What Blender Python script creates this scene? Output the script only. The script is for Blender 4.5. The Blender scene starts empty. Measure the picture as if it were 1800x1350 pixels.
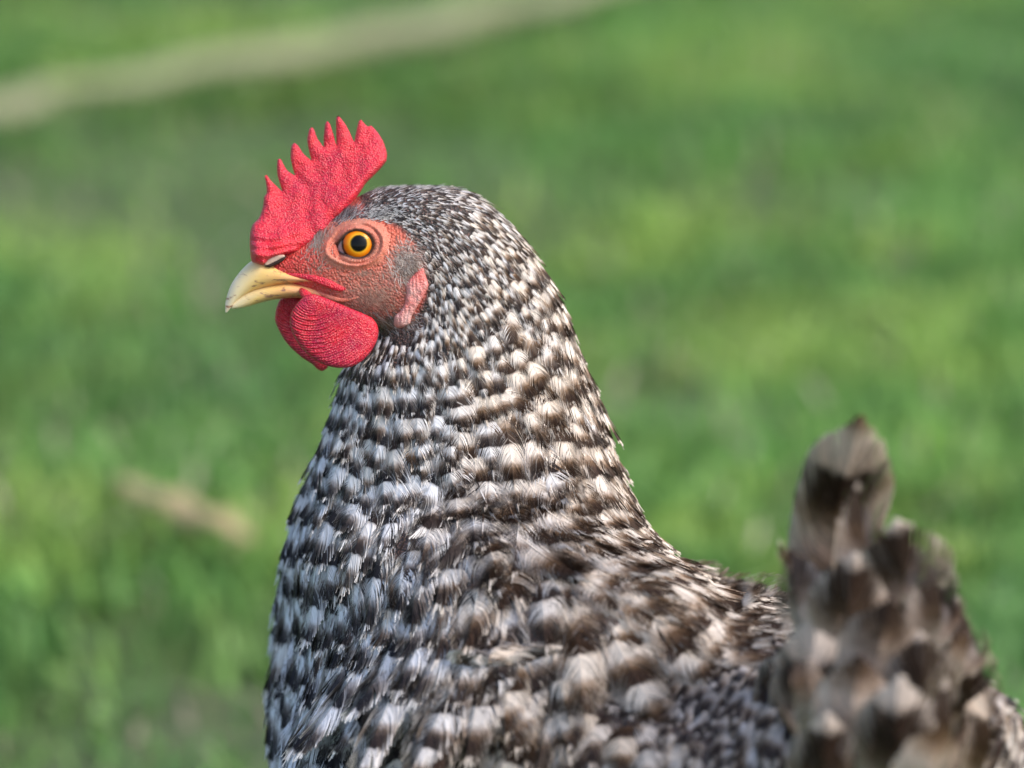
import bpy, math, random
import numpy as np
from mathutils import Vector, noise
from mathutils.bvhtree import BVHTree
from mathutils.geometry import delaunay_2d_cdt

rng = np.random.default_rng(11)
random.seed(11)
sc = bpy.context.scene
COL = sc.collection

# ------------------------------------------------------------------ camera, world, sun, exposure
PITCH = math.radians(15)
D0 = 1.40                       # distance to the plane of the head
KPX = 0.34 / 1800               # metres per photo pixel on that plane
RGT = np.array([1.0, 0, 0])
FWD = np.array([0, math.cos(PITCH), -math.sin(PITCH)])
UPV = np.array([0, math.sin(PITCH), math.cos(PITCH)])
ORG = np.array([0, 0, 0.355])
CAM = ORG - D0 * FWD
cd = bpy.data.cameras.new('camera'); cam = bpy.data.objects.new('camera', cd); COL.objects.link(cam)
cam.location = CAM; cam.rotation_euler = (math.pi/2 - PITCH, 0, 0)
cd.sensor_width = 36; cd.lens = 36 * D0 / 0.34
cd.clip_start = 0.05; cd.clip_end = 600
cd.dof.use_dof = True; cd.dof.focus_distance = D0 - 0.018; cd.dof.aperture_fstop = 5.6
sc.camera = cam

SUN_EL, SUN_AZ = math.radians(45), math.radians(128)   # azimuth clockwise from +Y
w = bpy.data.worlds.new('World'); sc.world = w; w.use_nodes = True
nt = w.node_tree; bg = nt.nodes['Background']
sky = nt.nodes.new('ShaderNodeTexSky'); sky.sky_type = 'NISHITA'; sky.sun_disc = False
sky.sun_elevation = SUN_EL; sky.sun_rotation = SUN_AZ
sky.air_density = 1.0; sky.dust_density = 2.0; sky.ozone_density = 1.0
nt.links.new(sky.outputs[0], bg.inputs[0]); bg.inputs[1].default_value = 0.15
sd = bpy.data.lights.new('sun', 'SUN'); sun = bpy.data.objects.new('sun', sd); COL.objects.link(sun)
sd.energy = 2.0; sd.angle = math.radians(24); sd.color = (1.0, 0.93, 0.82)
sdir = Vector((math.sin(SUN_AZ)*math.cos(SUN_EL), math.cos(SUN_AZ)*math.cos(SUN_EL), math.sin(SUN_EL)))
sun.rotation_euler = sdir.to_track_quat('Z', 'Y').to_euler()
sc.view_settings.view_transform = 'Standard'; sc.view_settings.look = 'None'
sc.view_settings.gamma = 1; sc.view_settings.exposure = 0.6
sc.render.engine = 'CYCLES'
sc.cycles.use_denoising = True
sc.cycles.max_bounces = 6; sc.cycles.transparent_max_bounces = 8

# ------------------------------------------------------------------ helpers
def W(px, py, dd=0.0):
    """world point(s) seen at photo pixel px,py at depth dd behind the plane of the head"""
    px, py, dd = np.broadcast_arrays(np.asarray(px, float), np.asarray(py, float), np.asarray(dd, float))
    k = (D0 + dd) / D0 * KPX
    return CAM + (D0 + dd)[..., None]*FWD + ((px-900)*k)[..., None]*RGT + ((675-py)*k)[..., None]*UPV

def PX(p):
    """inverse of W: photo pixel and depth of world points"""
    q = np.asarray(p) - CAM
    d = q @ FWD
    k = d / D0 * KPX
    return 900 + (q @ RGT)/k, 675 - (q @ UPV)/k, d - D0

def mesh_np(name, V, F, mat=None, parent=None, attrs=None, smooth=True):
    me = bpy.data.meshes.new(name)
    V = np.asarray(V, np.float32); F = np.asarray(F, np.int32)
    n = F.shape[1]
    me.vertices.add(len(V)); me.vertices.foreach_set('co', V.ravel())
    me.loops.add(F.size); me.loops.foreach_set('vertex_index', F.ravel())
    me.polygons.add(len(F))
    me.polygons.foreach_set('loop_start', np.arange(0, F.size, n, dtype=np.int32))
    me.polygons.foreach_set('loop_total', np.full(len(F), n, np.int32))
    me.polygons.foreach_set('use_smooth', np.full(len(F), smooth, bool))
    me.update(calc_edges=True)
    for k, a in (attrs or {}).items():
        a = np.asarray(a, np.float32)
        if a.ndim == 1:
            at = me.attributes.new(k, 'FLOAT', 'POINT'); at.data.foreach_set('value', a)
        else:
            at = me.attributes.new(k, 'FLOAT_VECTOR', 'POINT'); at.data.foreach_set('vector', a.ravel())
    return link(name, me, mat, parent)

def link(name, me, mat=None, parent=None):
    o = bpy.data.objects.new(name, me); COL.objects.link(o)
    if mat: me.materials.append(mat)
    if parent: o.parent = parent
    return o

def mesh_list(name, V, F, mat=None, parent=None, smooth=True):
    me = bpy.data.meshes.new(name); me.from_pydata([tuple(map(float, v)) for v in V], [], [tuple(int(i) for i in f) for f in F])
    me.polygons.foreach_set('use_smooth', [smooth]*len(me.polygons)); me.update()
    return link(name, me, mat, parent)

def loft(rings):
    """closed skin through equal-length rings with pole caps"""
    n = len(rings[0]); V = [p for r in rings for p in r]; F = []
    for i in range(len(rings)-1):
        for j in range(n):
            a, b = i*n+j, i*n+(j+1) % n
            F.append((a, b, b+n, a+n))
    c0 = len(V); V.append(np.mean(rings[0], 0)); c1 = len(V); V.append(np.mean(rings[-1], 0))
    m = (len(rings)-1)*n
    for j in range(n):
        F.append((c0, (j+1) % n, j)); F.append((c1, m+j, m+(j+1) % n))
    return V, F

def resample(rows, k):
    """smooth (Catmull-Rom) interpolation of table rows"""
    R = np.array(rows, float); n = len(R); out = []
    for i in range(n-1):
        p0, p1, p2, p3 = R[max(i-1, 0)], R[i], R[i+1], R[min(i+2, n-1)]
        for t in np.linspace(0, 1, k, endpoint=False):
            out.append(.5*((2*p1)+(-p0+p2)*t+(2*p0-5*p1+4*p2-p3)*t*t+(-p0+3*p1-3*p2+p3)*t**3))
    out.append(R[-1]); return np.array(out)

def sup(t, e):
    c, s = np.cos(t), np.sin(t)
    return np.sign(c)*np.abs(c)**e, np.sign(s)*np.abs(s)**e

# ---- node helper
class N:
    def __init__(s, name):
        s.m = bpy.data.materials.new(name); s.m.use_nodes = True
        s.t = s.m.node_tree; s.b = s.t.nodes['Principled BSDF']
    def n(s, typ, **kw):
        x = s.t.nodes.new(typ)
        for k, v in kw.items(): setattr(x, k, v)
        return x
    def l(s, a, b): s.t.links.new(a, b)
    def attr(s, name): return s.n('ShaderNodeAttribute', attribute_name=name)
    def math(s, op, a, b=None, c=None, clamp=False):
        x = s.n('ShaderNodeMath', operation=op, use_clamp=clamp)
        for i, v in enumerate((a, b, c)):
            if v is None: continue
            if isinstance(v, (int, float)): x.inputs[i].default_value = v
            else: s.l(v, x.inputs[i])
        return x.outputs[0]
    def mix(s, f, a, b, typ='MIX'):
        x = s.n('ShaderNodeMix', data_type='RGBA', blend_type=typ)
        for i, v in ((0, f), (6, a), (7, b)):
            if isinstance(v, (int, float)): x.inputs[i].default_value = v
            elif isinstance(v, tuple): x.inputs[i].default_value = (*v, 1)
            else: s.l(v, x.inputs[i])
        return x.outputs[2]
    def ramp(s, f, stops, interp='LINEAR'):
        x = s.n('ShaderNodeValToRGB'); x.color_ramp.interpolation = interp
        e = x.color_ramp.elements
        while len(e) > 1: e.remove(e[-1])
        e[0].position = stops[0][0]; e[0].color = (*stops[0][1], 1)
        for p, c in stops[1:]:
            q = e.new(p); q.color = (*c, 1)
        s.l(f, x.inputs[0]); return x.outputs[0]
    def noise(s, scale, detail=3, rough=.5, vec=None, dist=0):
        x = s.n('ShaderNodeTexNoise'); x.inputs['Scale'].default_value = scale
        x.inputs['Detail'].default_value = detail; x.inputs['Roughness'].default_value = rough
        x.inputs['Distortion'].default_value = dist
        s.l(vec or s.obj(), x.inputs['Vector']); return x.outputs[0]
    def obj(s):
        if not hasattr(s, '_o'): s._o = s.n('ShaderNodeTexCoord').outputs['Object']
        return s._o
    def voro(s, scale, feature='F1', vec=None, smooth=None):
        x = s.n('ShaderNodeTexVoronoi', feature=feature); x.inputs['Scale'].default_value = scale
        if feature == 'SMOOTH_F1': x.inputs['Smoothness'].default_value = smooth or .5
        s.l(vec or s.obj(), x.inputs['Vector']); return x.outputs[0]
    def bump(s, h, dist, strength=1, prev=None):
        x = s.n('ShaderNodeBump'); x.inputs['Distance'].default_value = dist; x.inputs['Strength'].default_value = strength
        s.l(h, x.inputs['Height'])
        if prev: s.l(prev, x.inputs['Normal'])
        return x.outputs[0]
    def set(s, **kw):
        for k, v in kw.items():
            i = s.b.inputs[k.replace('_', ' ')]
            if isinstance(v, (int, float)): i.default_value = v
            elif isinstance(v, tuple): i.default_value = (*v, 1) if len(i.default_value) == 4 else v
            else: s.l(v, i)
        return s

# ------------------------------------------------------------------ materials
def feather_material(name, white=(.80, .80, .84), tan=(.36, .21, .11), dark=(.022, .015, .013), tanw=1.0):
    m = N(name)
    A = m.attr('fa'); B = m.attr('fb')
    sa = m.n('ShaderNodeSeparateXYZ'); m.l(A.outputs['Vector'], sa.inputs[0])
    sb = m.n('ShaderNodeSeparateXYZ'); m.l(B.outputs['Vector'], sb.inputs[0])
    ph, lat, edge = sa.outputs; rnd, warm, light = sb.outputs
    wob = m.noise(350, 2)
    p = m.math('ADD', ph, m.math('MULTIPLY', m.math('SUBTRACT', wob, .5), .16))
    f = m.math('FRACT', p)
    tcol = m.mix(warm, (.30, .25, .23), tan)
    wcol = m.mix(warm, white, (white[0]*1.05, white[1]*.92, white[2]*.76))
    d2 = m.mix(warm, (.014, .012, .015), (.046, .024, .014))
    rt = m.ramp(f, [(0, (0,)*3), (.33, (0,)*3), (.50, (1,)*3), (.88, (1,)*3), (.94, (0,)*3)])   # darkness
    tt = m.ramp(f, [(0, (0,)*3), (.26, (0,)*3), (.40, (.78*tanw,)*3), (.52, (.45*tanw,)*3), (.64, (.07,)*3), (.88, (.0,)*3), (.93, (.3,)*3), (1, (0,)*3)])
    # barb ends stay pale, dark bars wear out towards the sides
    k = m.math('SUBTRACT', 1.0, m.math('MULTIPLY', m.math('POWER', lat, 6.0), .45), clamp=True)
    k = m.math('MULTIPLY', k, m.math('SUBTRACT', 1.0, m.math('MULTIPLY', m.math('SUBTRACT', rnd, .86, clamp=True), 4.0), clamp=True))
    # loose barb ends: every few barbs the last stretch is white and hair-like
    wisp = m.math('MULTIPLY', m.math('MULTIPLY', m.math('SUBTRACT', lat, .62, clamp=True), 4.0, clamp=True), m.math('MULTIPLY', m.math('SUBTRACT', rnd, .45, clamp=True), 3.0, clamp=True), clamp=True)
    k = m.math('MULTIPLY', k, m.math('SUBTRACT', 1.0, m.math('MULTIPLY', wisp, .8), clamp=True))
    c = m.mix(m.math('MULTIPLY', rt, k), wcol, d2)
    c = m.mix(m.math('MULTIPLY', tt, .75), c, tcol)
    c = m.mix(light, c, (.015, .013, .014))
    gv = m.math('ADD', .55, m.math('MULTIPLY', m.math('POWER', rnd, .7), .62))
    gc = m.n('ShaderNodeCombineColor')
    for i in range(3): m.l(gv, gc.inputs[i])
    c = m.mix(1.0, c, gc.outputs[0], 'MULTIPLY')
    m.set(Base_Color=c, Roughness=.5, Specular_IOR_Level=.25)
    return m.m
M_FEATHER = feather_material('barred_feather')
M_BACK = feather_material('back_feather', white=(.74, .69, .68), tanw=.9)
M_TAIL = feather_material('tail_feather', white=(.72, .67, .68), tanw=1.0)

def skin_mat():
    m = N('face_skin')
    a = m.attr('skin'); zone = m.attr('bare').outputs['Fac']
    n1 = m.noise(260, 4, .6); v = m.voro(1150, 'SMOOTH_F1', smooth=.4); v2 = m.voro(420, 'SMOOTH_F1', smooth=.6)
    c = m.mix(m.math('MULTIPLY', n1, .55), a.outputs['Color'], m.mix(1, a.outputs['Color'], (.95, .52, .42), 'MULTIPLY'))
    c = m.mix(m.math('MULTIPLY', m.math('SUBTRACT', m.math('SUBTRACT', .62, v), .1, clamp=True), .55), c, (.75, .36, .28))
    # creases running round the eye
    e = m.attr('eyed').outputs['Fac']
    dist = m.noise(140, 3)
    wv = m.math('SINE', m.math('ADD', m.math('MULTIPLY', e, 3300), m.math('MULTIPLY', dist, 17)))
    fall = m.math('SUBTRACT', 1.25, m.math('MULTIPLY', e, 62), clamp=True)
    h = m.math('ADD', m.math('MULTIPLY', m.math('MULTIPLY', wv, fall), .22), m.math('ADD', m.math('MULTIPLY', v, -1.0), m.math('MULTIPLY', v2, -.8)))
    b = m.bump(h, .0007, .9)
    m.set(Base_Color=c, Roughness=.5, Specular_IOR_Level=.45, Subsurface_Weight=.12, Normal=b)
    m.b.inputs['Subsurface Radius'].default_value = (1, .25, .15); m.b.inputs['Subsurface Scale'].default_value = .0015
    return m.m
M_SKIN = skin_mat()

def fleshy(name, col, col2, ridged=False, grain=1800, bd=.00055):
    m = N(name)
    v = m.voro(grain, 'SMOOTH_F1', smooth=.35); n1 = m.noise(120, 4, .6)
    c = m.mix(m.ramp(n1, [(.35, (0,)*3), (.65, (1,)*3)]), col, col2)
    c = m.mix(m.math('MULTIPLY', m.math('SUBTRACT', .50, v, clamp=True), .9), c, (.88, .30, .28))
    if name == 'eyelid_skin': c = m.mix(m.attr('rim').outputs['Fac'], c, (.055, .025, .02))
    h = m.math('MULTIPLY', v, -.8)
    if ridged:
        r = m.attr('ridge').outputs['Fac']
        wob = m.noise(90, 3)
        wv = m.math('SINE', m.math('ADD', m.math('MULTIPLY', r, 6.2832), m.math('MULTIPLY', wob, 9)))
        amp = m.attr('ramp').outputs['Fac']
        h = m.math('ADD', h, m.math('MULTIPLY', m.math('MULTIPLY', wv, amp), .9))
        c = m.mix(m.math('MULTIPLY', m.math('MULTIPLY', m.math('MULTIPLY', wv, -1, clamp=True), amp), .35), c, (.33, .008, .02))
    else:
        h = m.math('ADD', h, m.math('MULTIPLY', m.noise(300, 2), .45))
    b = m.bump(h, bd, .9)
    m.set(Base_Color=c, Roughness=.42, Specular_IOR_Level=.5, Subsurface_Weight=.15, Normal=b)
    m.b.inputs['Subsurface Radius'].default_value = (1, .2, .15); m.b.inputs['Subsurface Scale'].default_value = .002
    return m.m
M_COMB = fleshy('red_comb', (.80, .030, .050), (.58, .014, .055))
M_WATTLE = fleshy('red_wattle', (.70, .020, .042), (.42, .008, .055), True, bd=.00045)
M_LOBE = fleshy('pink_lobe', (.80, .17, .15), (.80, .46, .43), bd=.0004)
M_LID = fleshy('eyelid_skin', (.74, .19, .12), (.62, .24, .16), grain=2600, bd=.0003)

def beak_mat():
    m = N('horn_beak')
    g = m.attr('bk').outputs['Fac']; n1 = m.noise(160, 3)
    c = m.ramp(g, [(0, (.76, .66, .50)), (.20, (.84, .68, .38)), (.45, (.88, .56, .15)), (.70, (.86, .40, .13)), (1, (.74, .24, .12))])
    st = m.n('ShaderNodeMapping'); m.l(m.obj(), st.inputs[0]); st.inputs['Rotation'].default_value = (0, -.6, 0); st.inputs['Scale'].default_value = (1, 1, 3)
    sp = m.noise(230, 3, .6, st.outputs[0])
    c = m.mix(m.ramp(sp, [(.59, (0,)*3), (.66, (1,)*3)]), c, (.33, .13, .06))
    c = m.mix(m.math('MULTIPLY', n1, .22), c, (.84, .76, .62))
    b = m.bump(m.noise(500, 3, .6, st.outputs[0]), .0002, .5)
    m.set(Base_Color=c, Roughness=.33, Specular_IOR_Level=.5, Normal=b, Subsurface_Weight=.1)
    m.b.inputs['Subsurface Radius'].default_value = (1, .6, .3); m.b.inputs['Subsurface Scale'].default_value = .001
    return m.m
M_BEAK = beak_mat()

def simple(name, col, rough=.6, col2=None, scale=200, bump=None):
    m = N(name)
    c = col if col2 is None else m.mix(m.noise(scale, 4, .6), col, col2)
    m.set(Roughness=rough)
    if col2 is None: m.b.inputs['Base Color'].default_value = (*col, 1)
    else: m.l(c, m.b.inputs['Base Color'])
    if bump: m.l(m.bump(m.noise(scale*3, 3), bump), m.b.inputs['Normal'])
    return m.m
M_SLIT = simple('nostril_dark', (.02, .010, .008), .8, (.05, .02, .015), 400)
M_FLAP = simple('nostril_flap', (.60, .49, .40), .4, (.62, .36, .28), 300, .0002)
M_LEG = simple('scaly_leg', (.60, .42, .14), .5, (.45, .30, .12), 300, .0004)
M_CLAW = simple('claw_horn', (.35, .28, .2), .4, (.5, .42, .3), 300)

# ------------------------------------------------------------------ the hen: underlying body, one continuous surface
HEAD = Vector((-.643, .766, 0)).normalized()          # the way the body points (away and to the left)
HH = np.array(HEAD); SIDE = np.array([HH[1]*-1, HH[0], 0])   # hen's left, towards the camera
BC = np.array([.0335, -.035, 0.0])

hen = bpy.data.objects.new('hen', None); COL.objects.link(hen); hen.location = (BC[0], BC[1], 0)
hen['label'] = 'black and white barred hen with red comb and orange eye standing on the grass'
hen['category'] = 'hen'
bpy.context.view_layer.update()

NS = 40
TH = np.linspace(0, 2*np.pi, NS, endpoint=False)
neck_tab = [  # py, left, right, depth, half depth px, shear
 (329, 675, 795, 0, 34, 0), (341, 655, 832, 0, 58, 0), (372, 648, 872, 0, 82, 0), (420, 655, 915, .002, 100, 0),
 (480, 662, 955, .004, 118, 0), (540, 668, 986, .006, 134, 0), (600, 645, 1006, .008, 150, 0), (650, 606, 1024, .010, 165, 0),
 (700, 594, 1040, .012, 180, .05), (760, 577, 1060, .014, 200, .1), (820, 556, 1080, .016, 220, .15), (880, 535, 1108, .018, 240, .25),
 (925, 519, 1124, .018, 285, .3), (965, 507, 1156, .014, 320, .4), (1010, 505, 1205, .010, 355, .5), (1055, 503, 1262, .006, 385, .6),
 (1100, 506, 1285, .004, 405, .65), (1140, 525, 1230, .003, 415, .65), (1175, 530, 1130, .003, 410, .6), (1205, 600, 1030, .010, 360, .5)]
def neck_ring(r, th=TH, grow=0):
    py, l, rr, dd, b, sh = r
    a = (rr-l)/2 + grow; c = (l+rr)/2; b = b + grow
    ct, st = np.cos(th), np.sin(th)
    return W(c + a*ct, np.full_like(ct, py), dd + b*KPX*st - sh*a*ct*KPX)
V1, F1 = loft([neck_ring(r) for r in resample(neck_tab, 3)])
head_tab = [  # px, top, bottom, half depth
 (452, 462, 484, 12), (480, 450, 492, 30), (510, 434, 502, 42), (545, 410, 522, 55), (580, 378, 548, 67), (620, 350, 568, 77),
 (660, 331, 582, 85), (700, 328, 596, 91), (750, 328, 600, 95), (800, 342, 590, 92), (830, 380, 560, 70)]
def head_ring(r):
    px, t, b, hd = r
    cy, a = (t+b)/2, (b-t)/2
    c, s = sup(TH, .9)
    return W(np.full_like(c, px), cy + a*c, hd*KPX*s*np.where(c < 0, 1-.25*c*c, 1))
V2, F2 = loft([head_ring(r) for r in resample(head_tab, 3)])
body_tab = [  # along (+ = breast), centre z, half width, half height
 (-.165, .270, .016, .020), (-.145, .262, .042, .040), (-.10, .236, .068, .062), (-.05, .220, .080, .077), (0, .216, .082, .082),
 (.05, .222, .075, .088), (.09, .228, .065, .083), (.12, .236, .050, .062), (.138, .240, .020, .028)]
def body_ring(r):
    s, cz, wd, hh = r
    c = BC + HH*s
    return c + np.outer(np.cos(TH)*wd, SIDE) + np.outer(np.sin(TH)*hh + cz, [0, 0, 1])
V3, F3 = loft([body_ring(r) for r in resample(body_tab, 3)])
parts = [(V1, F1), (V2, F2), (V3, F3)]
for sg in (1, -1):                                    # folded wings
    tab = [(-.150, .262, .030, .006, .012), (-.11, .252, .055, .010, .030), (-.05, .240, .072, .013, .044), (.01, .232, .078, .014, .050),
           (.055, .230, .074, .013, .046), (.085, .232, .064, .006, .022)]
    rings = []
    for s, cz, off, wd, hh in resample(tab, 3):
        c = BC + HH*s + SIDE*sg*off
        rings.append(c + np.outer(np.cos(TH)*wd*sg, SIDE) + np.outer(np.sin(TH)*hh, SIDE*sg*-.30 + np.array([0, 0, 1])) + np.array([0, 0, cz]))
    parts.append(loft(rings))
    # thigh
    c = BC + SIDE*sg*.040 + HH*.01; rings = []
    for z, rad, fw in ((.20, .030, 0), (.16, .034, .004), (.13, .026, .006), (.10, .015, .0), (.088, .009, -.004)):
        rings.append(c + HH*fw + np.outer(np.cos(TH)*rad, HH) + np.outer(np.sin(TH)*rad*.8, SIDE) + np.array([0, 0, z]))
    parts.append(loft(rings))
V = []; F = []
for v, f in parts:
    o = len(V); V += [tuple(p) for p in v]; F += [tuple(i+o for i in q) for q in f]
tmp = bpy.data.meshes.new('tmp'); tmp.from_pydata(V, [], F); tmp.update()
import bmesh
bm = bmesh.new(); bm.from_mesh(tmp); bmesh.ops.recalc_face_normals(bm, faces=bm.faces); bm.to_mesh(tmp); bm.free()
to = bpy.data.objects.new('tmp', tmp); COL.objects.link(to)
md = to.modifiers.new('r', 'REMESH'); md.mode = 'VOXEL'; md.voxel_size = .0014
md = to.modifiers.new('s', 'SMOOTH'); md.factor = .6; md.iterations = 9
dg = bpy.context.evaluated_depsgraph_get()
ev = to.evaluated_get(dg).to_mesh()
BV = np.empty(len(ev.vertices)*3, np.float32); ev.vertices.foreach_get('co', BV); BV = BV.reshape(-1, 3).astype(float)
BF = [tuple(p.vertices) for p in ev.polygons]
bpy.data.objects.remove(to)
bpx, bpy_, bdd = PX(BV)

def inpoly(px, py, poly):
    px = np.asarray(px); py = np.asarray(py); ins = np.zeros(px.shape, bool); n = len(poly)
    for i in range(n):
        x1, y1 = poly[i]; x2, y2 = poly[(i+1) % n]
        c = ((y1 > py) != (y2 > py)) & (px < (x2-x1)*(py-y1)/((y2-y1) or 1e-9)+x1)
        ins ^= c
    return ins
def sdist(px, py, poly):
    px = np.asarray(px, float); py = np.asarray(py, float); d = np.full(px.shape, 1e9); n = len(poly)
    for i in range(n):
        a = np.array(poly[i], float); b = np.array(poly[(i+1) % n], float); ab = b-a
        t = np.clip(((px-a[0])*ab[0]+(py-a[1])*ab[1])/(ab@ab+1e-9), 0, 1)
        d = np.minimum(d, np.hypot(px-a[0]-t*ab[0], py-a[1]-t*ab[1]))
    return np.where(inpoly(px, py, poly), -d, d)
FACE = [(430, 455), (500, 425), (545, 390), (580, 368), (610, 348), (628, 342), (642, 374), (672, 386), (702, 402), (730, 430), (745, 465), (748, 520),
        (730, 560), (705, 578), (660, 572), (625, 556), (596, 566), (560, 560), (500, 545), (430, 520)]
def gauss(x, y, cx, cy, r): return np.exp(-((x-cx)**2+(y-cy)**2)/(2*r*r))
ishead = bpy_ < 640
fd = sdist(bpx, bpy_, FACE); bare = np.clip(.5-fd/8, 0, 1)*ishead
skin = np.tile(np.array([.58, .10, .075]), (len(BV), 1))
def paint(wt, c):
    global skin
    wt = np.clip(wt, 0, 1)[:, None]; skin = skin*(1-wt) + np.array(c)*wt
paint(gauss(bpx, bpy_, 480, 440, 55)*1.1, (.62, .035, .045))
paint(gauss(bpx, bpy_, 545, 455, 35)*.8, (.56, .075, .06))
paint(gauss(bpx, bpy_, 560, 500, 30)*.9, (.62, .06, .055))
paint(gauss(bpx, bpy_, 690, 420, 30)*.9, (.66, .13, .07))
paint(gauss(bpx, bpy_, 640, 520, 42)*1.0, (.54, .22, .17))
paint(gauss(bpx, bpy_, 690, 545, 28)*.8, (.36, .12, .09))
paint(gauss(bpx, bpy_, 715, 465, 26)*1.2, (.46, .29, .24))
paint(gauss(bpx, bpy_, 600, 470, 26)*.6, (.50, .15, .10))
paint(gauss(bpx, bpy_, 585, 385, 26)*.9, (.42, .22, .19))
paint(gauss(bpx, bpy_, 632, 429, 34)*1.4, (.70, .185, .115))
skin = skin*bare[:, None] + np.array([.045, .040, .040])*(1-bare[:, None])
eyep = W(632, 429, -.0145)
eyep2 = W(632, 429, .0145)
eyed = np.minimum(np.linalg.norm(BV-eyep, axis=1), np.linalg.norm(BV-eyep2, axis=1))

def local(p): return np.asarray(p) - np.array([BC[0], BC[1], 0])   # children sit in the hen's own frame
er_ = np.hypot((bpx-629)/37, (bpy_-429)/33)
BV2 = BV + np.outer(np.sign(-bdd)*.0042*np.clip((1.15-er_)/.35, 0, 1)*ishead, FWD)
body = bpy.data.meshes.new('body'); body.from_pydata(local(BV2).tolist(), [], BF)
body.polygons.foreach_set('use_smooth', [True]*len(BF))
for k, a in (('bare', bare), ('eyed', eyed)):
    body.attributes.new(k, 'FLOAT', 'POINT').data.foreach_set('value', a.astype(np.float32))
ca = body.attributes.new('skin', 'FLOAT_COLOR', 'POINT'); ca.data.foreach_set('color', np.c_[skin, np.ones(len(BV))].astype(np.float32).ravel())
link('body', body, M_SKIN, hen)
bvh = BVHTree.FromPolygons([Vector(v) for v in BV], BF)
tri = np.array([(f[0], f[1], f[2]) for f in BF]); tri2 = np.array([(f[0], f[2], f[3]) if len(f) > 3 else (f[0],)*3 for f in BF])
tri = np.vstack([tri, tri2])

def surf(px, py):
    """depth of the near surface at a photo pixel"""
    p = W(px, py, 0); d = (p-CAM)/np.linalg.norm(p-CAM)
    h = bvh.ray_cast(Vector(CAM), Vector(d))
    return PX(np.array(h[0]))[2] if h[0] else 0.0

print('SURF', [(a, b, round(surf(a, b), 3)) for a, b in ((700, 1000), (700, 1200), (700, 1320), (900, 1200), (900, 1320), (1100, 1100), (1100, 1200), (1100, 1320), (1300, 1100), (1300, 1200), (1300, 1320))])
# ------------------------------------------------------------------ feathers
def template(n, fluff, pointed, seed, solid=0):
    """barbs of one feather in unit coordinates: x 0..1 along the shaft, y -1..1 across, h lift"""
    r = np.random.default_rng(seed)
    X = []; Y = []; H = []; LAT = []; Fq = []; RN = []
    taus = np.array([0, .38, .72, 1.0]); sp = .9/n
    base = 0
    for side in (1, -1):
        cl = 0; clump_f = 0; clump_h = 0; clen = 1
        for i in range(n):
            if cl <= 0:
                cl = r.integers(2, 7); clump_f = r.normal(0, .07*fluff); clump_h = r.normal(0, 1)*fluff; clen = 1 + r.normal(0, .05*fluff)
            cl -= 1; br = r.random()
            s = .04 + .90*(i+.5)/n + r.normal(0, .1*sp)
            qq = (i+.5)/n; xo = s + (1.02-s)*(.42+.555*qq**3+.5*clump_f*(1-qq))
            x0 = .62+.22*solid-.1*pointed
            if xo < x0: prof = .62+.38*math.sin(xo/x0*math.pi/2)
            else: prof = max(0, 1-((xo-x0)/(1.022-x0))**2)**(.5+.6*pointed)
            if qq > .88: prof *= 1-(qq-.88)/.12; xo += (.015*solid+.02)*(1-(1-(qq-.88)/.12)**2)
            prof *= clen*(1+r.normal(0, .05*fluff))
            xo += r.normal(0, .018*fluff) + max(0, r.normal(0, .03*fluff))*(s > .5)
            x = s + (xo-s)*(.45*taus+.55*taus**2)
            y = prof*(1.25*taus-.25*taus**2)
            hw = sp*.70*(1-(.60-.60*solid)*taus**1.3); hw[-1] = sp*(.10+.75*solid)
            asp = 8.0 if solid else 4.6          # length over half width
            dxr = np.gradient(x); dyr = np.gradient(y)/asp; nn_ = np.hypot(dxr, dyr)+1e-9
            sn, cs = dyr/nn_, dxr/nn_; hp = hw*np.maximum(sn, .62 if solid else .24)
            hh = (clump_h*.05 + r.normal(0, .03)*fluff)*taus**1.5
            for k in range(4):
                for e in (-1, 1):
                    X.append(x[k]+e*hp[k]*sn[k]); Y.append(side*(y[k]-e*hp[k]*cs[k]*asp)); H.append(hh[k]+e*(.012 if not solid else .02)); LAT.append(taus[k]*min(1, prof+.2)); RN.append(br)
            for k in range(3):
                a = base+2*k; Fq.append((a, a+1, a+3, a+2) if side > 0 else (a, a+2, a+3, a+1))
            base += 8
    # shaft
    xs = np.linspace(0, .93, 6)
    for k, x in enumerate(xs):
        wd = .035*(1-.8*k/5)
        X += [x, x]; Y += [wd, -wd]; H += [.05, .05]; LAT += [-1, -1]; RN += [.8, .8]
        if k < 5:
            a = base+2*k; Fq.append((a, a+2, a+3, a+1))
    return [np.array(q) for q in (X, Y, H, LAT)] + [np.array(Fq), np.array(RN)]

TPL = {}
def tpl(n, fluff, pointed):
    key = (n, fluff, pointed)
    if key not in TPL: TPL[key] = [template(n, fluff, pointed, 100+i*7+n) for i in range(9)]
    return random.choice(TPL[key])

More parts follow.
